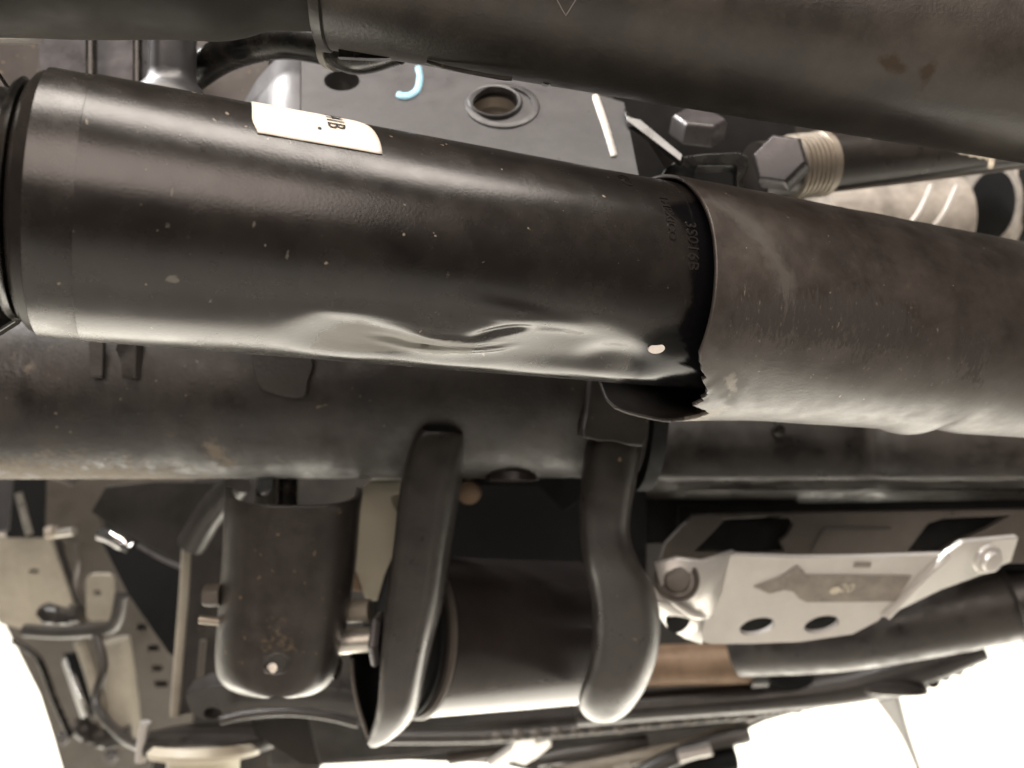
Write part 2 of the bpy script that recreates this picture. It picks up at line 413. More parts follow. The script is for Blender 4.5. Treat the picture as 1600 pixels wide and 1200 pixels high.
set_attr(sleeve, 'chips', front*.13*poly_mask(co, [(1110, 440), (1440, 440), (1560, 560), (1500, 640), (1250, 600), (1110, 600)], 40))
set_attr(sleeve, 'smear', front*np.maximum(.9*poly_mask(co, [(1105, 300), (1150, 315), (1190, 350), (1235, 420), (1250, 520), (1225, 525), (1210, 430), (1170, 360), (1100, 312)], 22), .75*poly_mask(co, [(1105, 545), (1160, 560), (1180, 600), (1150, 640), (1110, 625), (1095, 580)], 20)))
set_attr(sleeve, 'bare', front*np.maximum(.75*poly_mask(co, [(1128, 588), (1150, 580), (1152, 612), (1138, 620)], 8), .9*poly_mask(co, [(1060, 664), (1100, 640), (1140, 636), (1120, 650), (1070, 668)], 8)))
# conform flat lettering / stickers to the damper
def conform(bm, s0, p0, r, lift):
    """local x runs down round the tube, local y runs along it"""
    for v in bm.verts:
        v.co = cyl(s0 + v.co.y, p0 - v.co.x/r, r + lift + v.co.z)
    return bm
def text_bm(txt, size, depth, font_off=0):
    cu = bpy.data.curves.new('t', 'FONT'); cu.body = txt; cu.size = size*100; cu.extrude = depth*100; cu.offset = font_off*100
    cu.resolution_u = 3
    ob = bpy.data.objects.new('t', cu); COL.objects.link(ob)
    dg = bpy.context.evaluated_depsgraph_get()
    me = bpy.data.meshes.new_from_object(ob.evaluated_get(dg), depsgraph=dg)
    bm = bmesh.new(); bm.from_mesh(me); bpy.data.objects.remove(ob); bpy.data.curves.remove(cu); bpy.data.meshes.remove(me)
    for v in bm.verts: v.co /= 100
    return bm
# white sticker
sA, pA = px2cyl(393, 207, RB); sB, pB = px2cyl(597, 242, RB)
sp = R(52)
bm = bmesh.new(); nx, ny = 26, 24
c = .0035
rows = []
for j in range(ny+1):
    v = j/ny; row = []
    for i in range(nx+1):
        u = i/nx
        p = pA + (pB-pA)*u + v*sp
        sl = sA + .0012*math.exp(-((v)/.10)**2)
        sr = sB - .0068*(1 - math.sqrt(max(0, 1 - min(1, v/.72)**2)))
        row.append(cyl(sl + (sr-sl)*u, p, RB + .00018 + .0001*noise.noise(Vector((u*5, v*5, 0)))))
    rows.append(row)
obj('sticker', loft(rows, bm), M['label'], damper, solid=.0001, off=1, label='white paper sticker with black digits and curled corner')
stk = bpy.data.objects['sticker']
s0, p0 = px2cyl(509, 196, RB)
def ink(txt, x, y, size, start=0, lift=.0005, dep=.00002):
    s_, p_ = px2cyl(x, y, RB); b = text_bm(txt, size, dep, .00001)
    bmesh.ops.subdivide_edges(b, edges=[e for e in b.edges if e.calc_length() > .0008], cuts=2)
    return conform(b, s_, p_, RB, lift)
obj('printed_code', ink('341B', 506, 172, .0060), M['ink'], stk)
obj('printed_dot', lathe(cyl(*px2cyl(499, 203, RB), RB+.00046), cyl(0, px2cyl(500, 202, RB)[1], 1)-AX0, [(0, .0005), (.00006, .0005)], 16), M['ink'], stk)
# stamped characters in the tube and the white drain mark
obj('stamped_code', ink('1MEXICO', 1029, 306, .0034, lift=.0001, dep=.00014), M['damper'], damper)
obj('stamped_code', ink('3S016B', 1070, 345, .0046, lift=.0001, dep=.00014), M['damper'], damper)
obj('stamped_code', ink('CO', 962, 272, .0045, lift=.0001, dep=.00014), M['damper'], damper)
s_, p_ = px2cyl(1025, 545, RB)
nn = (cyl(s_, p_, 1) - cyl(s_, p_, 0)).normalized()
hole_p = cyl(s_, p_, RB + dent(s_, p_))
obj('white_dot', plate(ell(1026, 545, 13, 7.5, -8), hole_p + nn*.0005, (nn*.6 + Vector((0, -.8, 0))).normalized(), .0008), M['white'], damper, label='small white paint dot on the darkened end of the tube')

# ------------------------------------------------------------------ big bar across the top
T0, T1 = P(540, -81, .217), P(1650, 114, .2365)
bar = thing('track_bar', 'thick dusty grey steel bar crossing the top of the picture', 'suspension bar', T0)
tv = (T1 - T0)
n_ = 200; rows = []
o = obj('bar_tube', tube([T0 + tv*(i/120) for i in range(-3, 128)], .0262, 96), M['bar'], bar)
co = world_co(o)
set_attr(o, 'rust', np.maximum(poly_mask(co, [(1372, 92), (1382, 84), (1386, 96), (1402, 80), (1408, 98), (1425, 94), (1420, 110), (1385, 116)], 12), poly_mask(co, [(1438, 112), (1446, 104), (1458, 94), (1462, 112), (1452, 122), (1440, 142), (1434, 138)], 12)))
set_attr(o, 'rustspot', poly_mask(co, [(1388, 103), (1394, 103), (1395, 114), (1389, 114)], 6))
pts = [(-600, -120, .198, 168), (-80, -124, .200, 168), (100, -120, .203, 168), (250, -116, .206, 164), (330, -106, .208, 158), (400, -100, .21, 142), (450, -90, .212, 130), (500, -80, .214, 120), (522, -76, .2155, 118)]
obj('bar_end', tube([P(x, y, d) for x, y, d, r in pts], [r/F*d for x, y, d, r in pts], 72, sm=6), M['darkbg'], bar, label='blackened bulging end of the bar')
tdir = tv.normalized()
obj('clamp_collar', lathe(P(520, -84, .2162), tdir, [(-.0012, .0255), (-.0010, .0268), (.0010, .0269), (.0014, .0264), (.0014, .024), (-.0012, .024)], 96, closed=True), M['bar'], bar)
obj('clamp_lip', plate([(528, 40), (529, 84), (534, 89), (605, 91), (622, 84), (636, 71), (652, 68), (664, 82), (668, 95), (700, 104), (779, 119), (800, 122), (826, 113), (850, 131), (865, 129), (868, 112), (860, 90)], P(600, 85, .222), nrm(12, 4), .004, sm=3), M['black'], bar, bevel=.0008)
obj('lip_highlight', wire([(667, 97, .2195), (700, 106, .2195), (778, 121, .2195), (800, 123, .2195)], 0, .0006, 8), M['mount'], bar)  # thin ridge added to draw the lip's highlight line
obj('mould_mark', wire([(868, -4), (882, 22), (886, 22), (902, -4)], .1935, .0002, 6, sm=3), M['bar'], bar)

# ------------------------------------------------------------------ plate bracket behind the damper
BN = nrm(-36, 2); BO = P(700, 170, .300)
brk = thing('frame_bracket', 'grey steel bracket plate with two holes, blue paint stroke and white paint mark', 'bracket', BO)
outl = [(470, 84), (520, 80), (640, 92), (800, 110), (900, 138), (975, 160), (1003, 300), (800, 300), (470, 230)]
bm = plate(outl, BO, BN, .005, [ell(534, 126, 28, 16), ell(773, 161, 37, 25, 8)])
o = obj('bracket_plate', bm, M['bracket'], brk)
co = world_co(o)
set_attr(o, 'stain', np.zeros(len(co)))
# bent left edge of the bracket
rows = []
pA_ = [onplane(471, y, BO, BN) for y in (84, 120, 160, 200, 230)]
bend = [(0, 0, 0), (-.003, .0001, 0), (-.006, .0006, 0), (-.009, .0018, 0), (-.012, .0040, 0), (-.0160, .0075, 0), (-.0210, .012, 0), (-.0290, .020, 0)]
for dx, dy, dz in bend:
    k = max(0, (-dx-.012)/.017)
    rows.append([p + Vector((dx, 0, 0)) - BN*(dy + .00147) + Vector((0, 0, -.006*k*k*(1-i/4))) for i, p in enumerate(pA_)])
rows = [[*map(Vector, r)] for r in zip(*[spline([tuple(r[i]) for r in rows], 4) for i in range(5)])]
o = obj('bent_flange', loft(rows), M['bracket'], brk, solid=.003, off=0, ang=60)
set_attr(o, 'stain', np.zeros(len(o.data.vertices)))
def ring_on(x, y, rx, o_, n_, inner, outer, h, m, nm, par):
    c_ = onplane(x, y, o_, n_); sc = (onplane(x+rx, y, o_, n_) - c_).length
    return obj(nm, lathe(c_, n_, [(-.001, inner*sc), (h, inner*sc*1.02), (h*1.1, (inner+outer)/2*sc), (h*.6, outer*.96*sc), (-.001, outer*sc)], 64, closed=True), m, par)
ring_on(785, 165, 60, BO, BN, .76, 1.0, .0009, M['bracket'], 'weld_ring', brk)
ring_on(773, 161, 40, BO, BN, .90, 1.12, .0013, M['bracket'], 'hole_collar', brk)
cc = onplane(773, 161, BO, BN); sc = (onplane(813, 161, BO, BN) - cc).length
obj('nut_sleeve', lathe(cc, -BN, [(.0035, sc*.93), (.007, sc*.80), (.009, sc*.86), (.011, sc*.80), (.013, sc*.86), (.018, sc*.86), (.018, sc*1.2), (.0035, sc*1.2)], 48, closed=True), M['thread'], brk)
cc = onplane(534, 126, BO, BN)
obj('hole_sleeve', lathe(cc, -BN, [(.0051, .0068), (.012, .0068), (.012, .0085), (.0051, .0085)], 40, closed=True), M['mount'], brk)
def strip_on(pts, w, o_, n_, lift, sm=5):
    """brush stroke lying on a plane"""
    q = spline(pts, sm); rows = []
    for i, (x, y) in enumerate(q):
        a = q[max(0, i-1)]; b = q[min(len(q)-1, i+1)]; t = Vector((b[0]-a[0], b[1]-a[1])).normalized()
        ww = w*(1 if 0 < i < len(q)-1 else .55)*(1+.12*noise.noise(Vector((x*.15, y*.15, 0))))
        rows.append([onplane(x + t.y*ww, y - t.x*ww, o_, n_) + n_*lift, onplane(x - t.y*ww, y + t.x*ww, o_, n_) + n_*lift])
    return loft(rows)
obj('blue_mark', strip_on([(653, 104), (656, 122), (652, 141), (640, 150), (628, 151), (620, 147)], 5.2, BO, BN, .0003), M['blue'], brk, solid=.00015, off=0)
obj('white_mark', strip_on([(929, 149), (938, 175), (948, 205), (956, 232), (960, 246)], 5.5, BO, BN, .0003), M['white'], brk, solid=.00015, off=0)
obj('scratch', strip_on([(624, 208), (700, 225), (781, 239)], 1.4, BO, BN, .0003), M['white'], brk, solid=.0001, off=0)

# ------------------------------------------------------------------ hoses / posts top left
h = thing('brake_hose', 'glossy black hose curving out from behind the top bar', 'hose', P(320, 120, .28))
obj('hose_tube', wire([(235, 170, .30), (300, 118, .288), (345, 88, .278), (395, 70, .268), (450, 64, .262), (515, 74, .256), (560, 86, .25), (620, 70, .245)], 0, .0058, 24, sm=8), M['black'], h)
obj('hose_clip', lathe(P(524, 76, .2555), P(560, 86, .25)-P(515, 74, .256), [(-.0015, .0060), (-.0015, .0068), (.0015, .0068), (.0015, .0060)], 32, closed=True), M['zinc'], h)
h = thing('ball_stud', 'grey steel stud with flared shiny base standing behind the damper', 'stud', P(265, 150, .30))
obj('stud_post', lathe(P(268, 175, .27), (0.02, 0, 1), [(0, .015), (.004, .0138), (.0072, .0105), (.0098, .0082), (.013, .0076), (.040, .0076)], 64), M['bracket'], h)
set_attr(bpy.data.objects['stud_post'], 'stain', np.zeros(len(bpy.data.objects['stud_post'].data.vertices)))
h = thing('frame_web', 'ribbed dark grey frame panel behind the left end of the damper', 'frame panel', P(150, 110, .33))
obj('web_panel', plate([(60, 20), (235, 20), (235, 190), (60, 190)], P(150, 110, .33), nrm(-10, -12), .004), M['rawnut'], h, bevel=.0005)
obj('web_rib', tube([P(143, 10, .326), P(143, 190, .322)], .0022, 16), M['black'], h)
obj('web_rib', tube([P(215, 10, .324), P(215, 190, .32)], .0018, 16), M['black'], h)
obj('web_back', plate([(-60, -20), (420, -20), (420, 240), (-60, 240)], P(150, 110, .37), nrm(0, 0), .004), M['mount'], h)
h = thing('grease_cap', 'pale rimmed round cap at the top left corner', 'cap', P(10, 60, .3))
obj('cap_shell', lathe(P(8, 66, .30), (0, -.35, 1), [(0, .011), (.0006, .0122), (.002, .0126), (.004, .0115), (.005, .007)], 64), M['silver'], h)
h = thing('end_clevis', 'black clevis ear holding the left end of the damper', 'clevis', P(-10, 330, .19))
obj('clevis_ear', plate([(-90, 110), (-5, 105), (26, 150), (14, 300), (12, 400), (30, 500), (-10, 525), (-90, 520)], P(0, 300, .196), nrm(0, 25), .008, sm=1), M['black'], h, bevel=.0012)
obj('ear_glint', wire([(10, 170, .185), (24, 143, .187), (38, 126, .19)], 0, .0007, 8), M['seal_glint'], h)  # edge highlights of the ear put in as cream wire
obj('ear_glint', wire([(-8, 440, .19), (-2, 462, .188), (8, 480, .186)], 0, .0005, 8), M['seal_glint'], h)

# ------------------------------------------------------------------ clamp, nuts and tie rod right of the bracket
h = thing('clamp_bracket', 'gloss black clamp with a shiny sloping edge and a slot, right of the grey plate', 'clamp', P(1080, 230, .32))
obj('bevel_strip', plate([(974, 168), (984, 182), (1004, 190), (1068, 244), (1058, 252), (1040, 264), (1015, 225), (985, 195)], P(1030, 220, .292), nrm(4, -25), .005), M['arm'], h, bevel=.0012)
obj('strip_ridge', plate([(974, 166), (986, 183), (1001, 186), (1067, 241), (1064, 252), (998, 202), (980, 190)], P(1030, 215, .288), nrm(-29, -13), .003), M['black'], h, bevel=.0004)  # facet added and tilted to catch the overhead light as a highlight
obj('slot_loop', plate([(1040, 262), (1068, 244), (1100, 240), (1155, 237), (1168, 244), (1170, 262), (1160, 282), (1178, 330), (1000, 330)], P(1100, 270, .288), nrm(-12, 0), .006, [rrect(1086, 258, 1152, 300, 8)]), M['black'], h, bevel=.0010)
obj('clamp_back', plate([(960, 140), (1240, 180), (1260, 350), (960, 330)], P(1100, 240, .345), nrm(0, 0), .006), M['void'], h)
obj('hex_bolt', hexbolt(P(1088, 214, .325), (.05, -.62, .78), .0112, .0085, rot=.3), M['rawnut'], h, bevel=.0005, label='hex bolt head tucked under the top bar')
obj('hex_nut', hexbolt(P(1222, 262, .315), (-.42, -.88, .12), .0108, .010, rot=.25), M['rawnut'], h, bevel=.0005, label='hex nut facing the camera left of the threaded collar')
h = thing('tie_rod', 'dark steering tie rod with a tan threaded collar, under the top bar at right', 'tie rod', P(1290, 245, .34))
TA, TB = P(1180, 268, .33), P(1640, 216, .372)
td = (TB-TA)
obj('rod_tube', tube([TA, TB], .0118, 48), M['arm'], h)
lt = td.length
prof = []
k0 = .016
for i in range(0, 6):
    prof += [(k0+.0022*i, .0124), (k0+.0022*i+.0004, .0134), (k0+.0022*i+.0014, .0134), (k0+.0022*i+.0018, .0124)]
prof = [(k0-.0002, .0118)] + prof + [(k0+.0136, .0136), (k0+.0165, .0136), (k0+.0168, .0122)]
obj('threaded_collar', lathe(TA, td, prof, 64), M['thread'], h, ang=25)
b_ = wire([(1368, 214, .338), (1390, 216, .339), (1412, 222, .34), (1440, 225, .341), (1462, 230, .342), (1490, 232, .343), (1515, 239, .344), (1535, 243, .345), (1560, 243, .346), (1600, 250, .347)], 0, .0011, 8, sm=5, jitter=1.2)
wire([(1540, 243, .345), (1549, 250, .344), (1546, 262, .344)], 0, .0011, 8, bm=b_, sm=4, jitter=.9)
obj('sealant_bead', b_, M['seal_glint'], h, label='flaking cream sealant line')
obj('rod_lower_line', wire([(1300, 298, .336), (1450, 280, .348), (1640, 256, .364)], 0, .0007, 8), M['tan'], h)  # paler line laid along the rod's lower edge
h = thing('clear_cover', 'pale cream plastic cover with bright ribs, behind the dust sleeve', 'cover', P(1430, 330, .5))
obj('cover_shell', lathe(P(1270, 350, .50), (1, .1, .03), [(0, .020), (.002, .024), (.085, .030), (.088, .030)], 48), M['shiny'], h)
obj('cover_rib', lathe(P(1536, 330, .508), (1, .1, .03), [(0, .029), (.0003, .033), (.004, .033), (.0045, .029)], 48), M['shiny'], h)
for x_ in (1425, 1465):
    obj('cover_rib', wire([(x_+30, 290, .468), (x_+8, 335, .466), (x_-25, 372, .468)], 0, .0013, 8), M['silver'], h)
h = thing('dark_boot', 'black rubber boot at the right edge above the dust sleeve', 'boot', P(1590, 330, .49))
obj('boot_shell', lathe(P(1548, 325, .50), (1, .12, .05), [(0, .020), (.002, .026), (.012, .029), (.016, .026), (.022, .031), (.03, .027), (.05, .031)], 48), M['void'], h)

# ------------------------------------------------------------------ axle tube
XA, XB = P(-700, 606, .362), P(1012, 602, .362)
axle = thing('axle_tube', 'thick dirty dark axle tube running left to right under the damper', 'axle', P(400, 600, .362))
nS = 220
o = obj('tube_shell', tube([XA.lerp(XB, i/nS) for i in range(nS+1)], [.0416]*(nS+1), 96, jitter=.006), M['axle'], axle, ang=60)
co = world_co(o)
mud = np.maximum.reduce([.85*poly_mask(co, [(310, 690), (335, 685), (360, 715), (372, 728), (350, 730), (325, 712)], 14), .62*poly_mask(co, [(-20, 715), (60, 705), (200, 715), (280, 725), (380, 738), (390, 770), (-20, 770)], 26),
      .6*poly_mask(co, [(425, 714), (465, 712), (460, 725), (435, 724)], 8), .3*poly_mask(co, [(0, 530), (110, 535), (120, 580), (60, 600), (0, 590)], 25)])
set_attr(o, 'mud', mud)
def tag0(o): set_attr(o, 'mud', np.zeros(len(o.data.vertices)))
tag0(obj('axle_patch', plate([(392, 540), (486, 548), (480, 598), (476, 617), (455, 621), (410, 608), (396, 580)], P(440, 580, .3185), nrm(-5, 0), .004, sm=2), M['axle'], axle, bevel=.0008))  # thin raised patch on the axle front
tag0(obj('axle_patch', plate([(138, 525), (162, 525), (160, 590), (140, 590)], P(150, 560, .318), nrm(-5, 12), .004), M['axle'], axle, bevel=.0008))
tag0(obj('axle_patch', plate([(186, 525), (212, 525), (210, 592), (165, 590)], P(200, 560, .320), nrm(-5, -25), .004), M['axle'], axle, bevel=.0008))
obj('axle_flange', lathe(P(985, 602, .362), (1, .05, 0), [(0, .042), (.0005, .0475), (.0065, .0475), (.007, .040)], 96), M['void'], axle)
tag0(obj('mount_pad', plate([(925, 590), (950, 585), (1008, 640), (1012, 668), (1003, 698), (960, 690), (914, 684), (918, 640)], P(960, 640, .3155), nrm(0, 10), .012, sm=2), M['axle'], axle, bevel=.0012))
obj('drain_boss', lathe(P(800, 738, .352), (0, -.15, -1), [(0, .012), (.0035, .012), (.004, .0105)], 40), M['bush'], axle)

# ------------------------------------------------------------------ stabilizer mount (curved plate) and bolts
mt = thing('link_mount', 'rounded dark steel mount hanging below the axle, with small hole and rust specks', 'mount', P(450, 900, .34))
lv = [(762, 358, 562), (800, 355, 558), (850, 353, 554), (900, 350, 549), (950, 346, 541), (1000, 342, 532), (1030, 341, 525), (1050, 343, 519), (1064, 350, 511), (1074, 363, 500), (1081, 382, 484), (1085, 408, 460)]
rows = []
for y, xl, xr in spline(lv, 4):
    xc, hw = (xl+xr)/2, (xr-xl)/2; row = []
    back = max(0, (y-1045)/40)
    for k in range(33):
        a = math.pi*(1 - k/32)
        cx = math.copysign(abs(math.cos(a))**.62, math.cos(a)); sy = abs(math.sin(a))**.62
        top = 28*max(0, (800-y)/38)*sy if y < 800 else 0
        row.append(P(xc + hw*cx, y + top, .372 - .034*sy + 0*back))
    rows.append(row)
o = obj('mount_shell', loft(rows), M['mount'], mt, solid=.003, off=0)
co = world_co(o)
set_attr(o, 'rust', np.maximum(.75*poly_mask(co, [(415, 965), (450, 962), (455, 972), (420, 976)], 12), .6*poly_mask(co, [(405, 995), (440, 985), (470, 1000), (460, 1020), (410, 1015)], 22)))
# bore the hole through the shell
def cut(o, a, b, r):
    c_ = bpy.data.objects.new('cutter', bpy.data.meshes.new('cutter')); bm = tube([a - Vector(WL[o.name]), b - Vector(WL[o.name])], r, 24); bm.to_mesh(c_.data); bm.free(); COL.objects.link(c_)
    c_.location = WL[o.name]
    md = o.modifiers.new('bore', 'BOOLEAN'); md.object = c_; md.solver = 'EXACT'
    bpy.context.view_layer.update()
    dg = bpy.context.evaluated_depsgraph_get()
    me = bpy.data.meshes.new_from_object(o.evaluated_get(dg), depsgraph=dg)
    o.modifiers.clear(); o.data = me; bpy.data.objects.remove(c_)
cut(o, P(432, 1037, .31), P(432, 1037, .40), .0040)
obj('spacer_tube', tube([P(425, 1044, .350), P(425, 1044, .40)], .0022, 24), M['zinc'], mt)
obj('top_stud', tube([P(420, 700, .362), P(418, 800, .362)], .0055, 32), M['chrome'], mt)
obj('top_stud', tube([P(452, 700, .366), P(452, 800, .366)], .004, 32), M['black'], mt)
b_ = hexbolt(P(345, 930, .356), (-1, -.1, 0), .0052, .0075)
obj('hex_nut', b_, M['tan'], mt, bevel=.0005); 
obj('washer', tube([P(350, 972, .356), P(312, 968, .356)], .0018, 20), M['thread'], mt)
obj('bolt_collar', tube([P(515, 956, .368), P(578, 954, .366)], .0052, 32), M['beige'], mt)
obj('bolt_shank', tube([P(505, 1005, .360), P(592, 999, .356)], .0054, 32), M['zinc'], mt)
obj('bolt_head', lathe(P(584, 998, .356), (1, -.08, 0), [(0, .0110), (.0012, .0122), (.0026, .0122), (.0045, .0105)], 6, rot=.5), M['rawnut'], mt, bevel=.0005)
obj('hex_nut', lathe(P(515, 1042, .366), (1, -.3, -.1), [(0, .0026), (0, .0048), (.004, .0048), (.004, .0026)], 24, closed=True), M['bush'], mt)

h = thing('cream_spacer', 'cream plastic spacer block between the mount and the left fork arm', 'spacer', P(590, 840, .40))
obj('spacer_block', plate([(566, 764), (578, 752), (633, 752), (630, 770), (612, 775), (614, 790), (622, 800), (620, 860), (608, 940), (572, 940), (552, 890), (545, 868)], P(590, 840, .398), nrm(8, -8), .014), M['cream'], h, bevel=.001)
obj('spacer_foot', plate([(543, 872), (556, 896), (566, 925), (540, 922), (539, 900)], P(550, 900, .402), nrm(8, -8), .01), M['copper'], h, bevel=.0006)

# ------------------------------------------------------------------ fork arms and bushing
fk = thing('left_fork_arm', 'straight dark channel arm with open lower end, left of the bushing', 'fork arm', P(660, 900, .33))
lv = [(676, 668, 724, .322), (690, 658, 722, .3215), (750, 640, 712, .322), (850, 628, 696, .325), (937, 616, 684, .328), (1000, 610, 668, .330), (1050, 605, 657, .333), (1090, 602, 649, .338), (1115, 598, 639, .343), (1135, 592, 623, .349), (1150, 586, 604, .355), (1159, 580, 586, .36)]
rows = []
for y, xl, xr, d in spline(lv, 5):
    w = xr - xl
    row = []
    for t, dd in ((-.05, .0060), (-.045, .0030), (0, .0), (.0301, 0), (.10, 0), (.35, 0), (.60, .0001), (.72, .0006), (.80, .0022), (.88, .006), (.95, .012), (1.0, .022), (1.02, .045)):
        row.append(P(xl + w*t, y, d + dd))
    rows.append(row)
obj('channel_face', loft(rows), M['arm'], fk, solid=.0025, off=-1, ang=25)
rows = []
for y, xl, xr in spline([(1000, 552, 640), (1035, 549, 640), (1070, 552, 635), (1100, 559, 625), (1130, 568, 610), (1150, 576, 598), (1158, 580, 588)], 4):
    rows.append([P(xl + (xr-xl)*t, y, .362 + .022*math.sin(math.pi*t)**.6) for t in (0, .1, .25, .4, .6, .8, 1)])
obj('channel_back', loft(rows), M['void'], fk, solid=.0012, off=0)  # far inner wall in black, the channel's shade put into its colour
obj('channel_rim', wire([(549, 1030, .361), (552, 1065, .3605), (559, 1100, .36), (569, 1132, .36), (579, 1157, .359), (588, 1140, .350), (594, 1110, .340), (597, 1075, .335), (600, 1040, .332), (610, 1000, .3295)], 0, .0009, 10, sm=6), M['tan'], fk)
obj('channel_rim', wire([(659, 684, .3205), (640, 750, .321), (628, 850, .324), (617, 937, .327), (610, 1000, .3292)], 0, .0005, 8, sm=6), M['rawnut'], fk)
b_ = wire([(628, 1012, .3305), (634, 1018, .331), (640, 1008, .331)], 0, .0004, 6)
wire([(616, 1058, .333), (624, 1042, .3325), (634, 1038, .3325), (626, 1052, .333)], 0, .0009, 6, bm=b_)
obj('paint_chip', b_, M['copper'], fk, label='tan chipped patch near the lower end')
bs = thing('axle_bushing', 'round dark rubber bushing in a steel shell between two fork arms', 'bushing', P(800, 1000, .42))
BA, BB = P(655, 992, .392), P(935, 986, .452)
bd = (BB-BA)
obj('bushing_shell', lathe(BA, bd, [(0, .0365), (.0008, .0378), (.095, .0378), (.096, .037)], 96), M['bush'], bs)
obj('bushing_lip', lathe(BA, bd, [(-.003, .030), (-.003, .0372), (-.0018, .0388), (-.0004, .0388), (.0004, .037), (.0004, .030)], 96, closed=True), M['tan'], bs)
obj('rubber_ring', lathe(BA, bd, [(-.0032, .034), (-.005, .0345), (-.006, .037), (-.0075, .037), (-.0085, .035), (-.011, .0352), (-.0125, .0375), (-.014, .0368), (-.015, .03)], 96), M['void'], bs)
fr = thing('right_fork_arm', 'curved dark fork arm with rounded end, right of the bushing', 'fork arm', P(960, 900, .33))
lv = [(684, 921, 1002, .318), (700, 913, 1003, .317), (750, 908, 995, .317), (800, 905, 986, .318), (840, 907, 985, .320), (880, 912, 1000, .322), (915, 920, 1020, .325), (955, 926, 1030, .328), (1000, 926, 1031, .332), (1040, 920, 1023, .336), (1075, 908, 1009, .341), (1100, 904, 993, .347), (1117, 912, 978, .353), (1127, 926, 960, .358), (1129, 938, 950, .36)]
rows = []
for y, xl, xr, d in spline(lv, 5):
    xc, hw = (xl+xr)/2, (xr-xl)/2
    row = []
    for k in range(40):
        a = 2*math.pi*k/40
        row.append(P(xc + hw*math.copysign(abs(math.cos(a))**.6, math.cos(a)), y, d + .020*(1 - math.copysign(abs(math.sin(a))**.62, math.sin(a))) + .0))
    rows.append(row)
bm = loft(rows, closed=True)
obj('arm_bar', bm, M['arm'], fr, ang=60)
vd = thing('bracket_cavity', 'boxed axle bracket shaded black behind the bushing, tan disc for light through a hole', 'bracket', P(800, 830, .46))
obj('cavity_shade', plate([(640, 700), (1010, 700), (1010, 1000), (640, 1000)], P(800, 850, .47), nrm(0, 0), .006), M['void'], vd)  # black sheet put in for the shade around the bushing
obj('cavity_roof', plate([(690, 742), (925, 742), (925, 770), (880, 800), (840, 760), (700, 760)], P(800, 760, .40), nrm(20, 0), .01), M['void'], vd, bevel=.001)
obj('hole_light', lathe(P(733, 768, .40), (0, -1, -.2), [(0, .0062), (.003, .0058), (.004, .004)], 32), M['copper'], vd)  # tan disc painted as light showing through a hole

# ------------------------------------------------------------------ right side: housing, heat shield, skid plate
hs = thing('gear_housing', 'broad smooth dark housing to the right of the fork arm', 'housing', P(1300, 700, .41))
rows = []
for y, d in spline([(560, .47), (620, .43), (660, .42), (700, .416), (738, .418), (746, .423), (752, .436), (768, .470), (800, .49)], 4):
    row = []
    for x in (1010, 1060, 1120, 1200, 1280, 1340, 1360, 1372, 1390, 1420, 1480, 1560, 1680):
        bow = .0 + .006*math.exp(-((x-1362)/16)**2)*(1 if y > 650 else .3)
        bow += 0
        row.append(P(x, y, d + bow))
    rows.append(row)
obj('housing_shell', loft(rows), M['housing'], hs, solid=.004, off=0, ang=60)
obj('housing_hole_disc', lathe(P(1215, 672, .4155), (0, -1, -.1), [(0, .0035), (.0025, .0032), (.003, .0015)], 20), M['black'], hs)  # black disc put in for a small shaded bolt hole
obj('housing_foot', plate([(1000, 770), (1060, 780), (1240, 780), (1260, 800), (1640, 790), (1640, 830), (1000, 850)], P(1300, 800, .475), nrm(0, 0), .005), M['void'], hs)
pn = thing('heat_shield', 'tan grey metal panel with recesses, above the silver skid plate', 'panel', P(1320, 830, .43))
obj('shield_panel', plate([(1040, 850), (1082, 806), (1260, 802), (1660, 796), (1660, 880), (1030, 880)], P(1320, 830, .436), nrm(6, 0), .004,
    [[(1132, 812), (1200, 808), (1236, 810), (1240, 820), (1232, 836), (1220, 846), (1226, 862), (1180, 866), (1085, 862)], [(1450, 818), (1475, 810), (1580, 806), (1545, 826), (1490, 850), (1470, 864), (1418, 862)]]), M['tan'], pn, bevel=.0005)
obj('recess_shade', plate([(1060, 790), (1660, 780), (1660, 890), (1060, 890)], P(1320, 835, .455), nrm(-4, 0), .003), M['void'], pn)  # black sheet, shade of the recesses put into its colour
obj('pressed_bead', wire([(1266, 862), (1276, 844), (1286, 829), (1296, 826), (1340, 826), (1392, 826)], .4350, .0006, 8, sm=3), M['housing'], pn)
SN = nrm(22, 0); SO = P(1270, 930, .400)
sk = thing('skid_plate', 'silver metal skid plate with two oval holes and a worn arrow sticker', 'skid plate', SO)
obj('plate_face', plate([(1140, 868), (1250, 872), (1350, 871), (1478, 867), (1440, 900), (1397, 945), (1372, 970), (1332, 991), (1250, 1003), (1170, 1006), (1112, 1006), (1090, 1000), (1098, 950), (1120, 905)], SO, SN, .003, [ell(1183, 979, 28, 12.5, -14), ell(1284, 976, 28, 12.5, -14)]), M['silver'], sk, bevel=.0008)
def on_s(x, y, k=0): return onplane(x, y, SO, SN) + SN*k
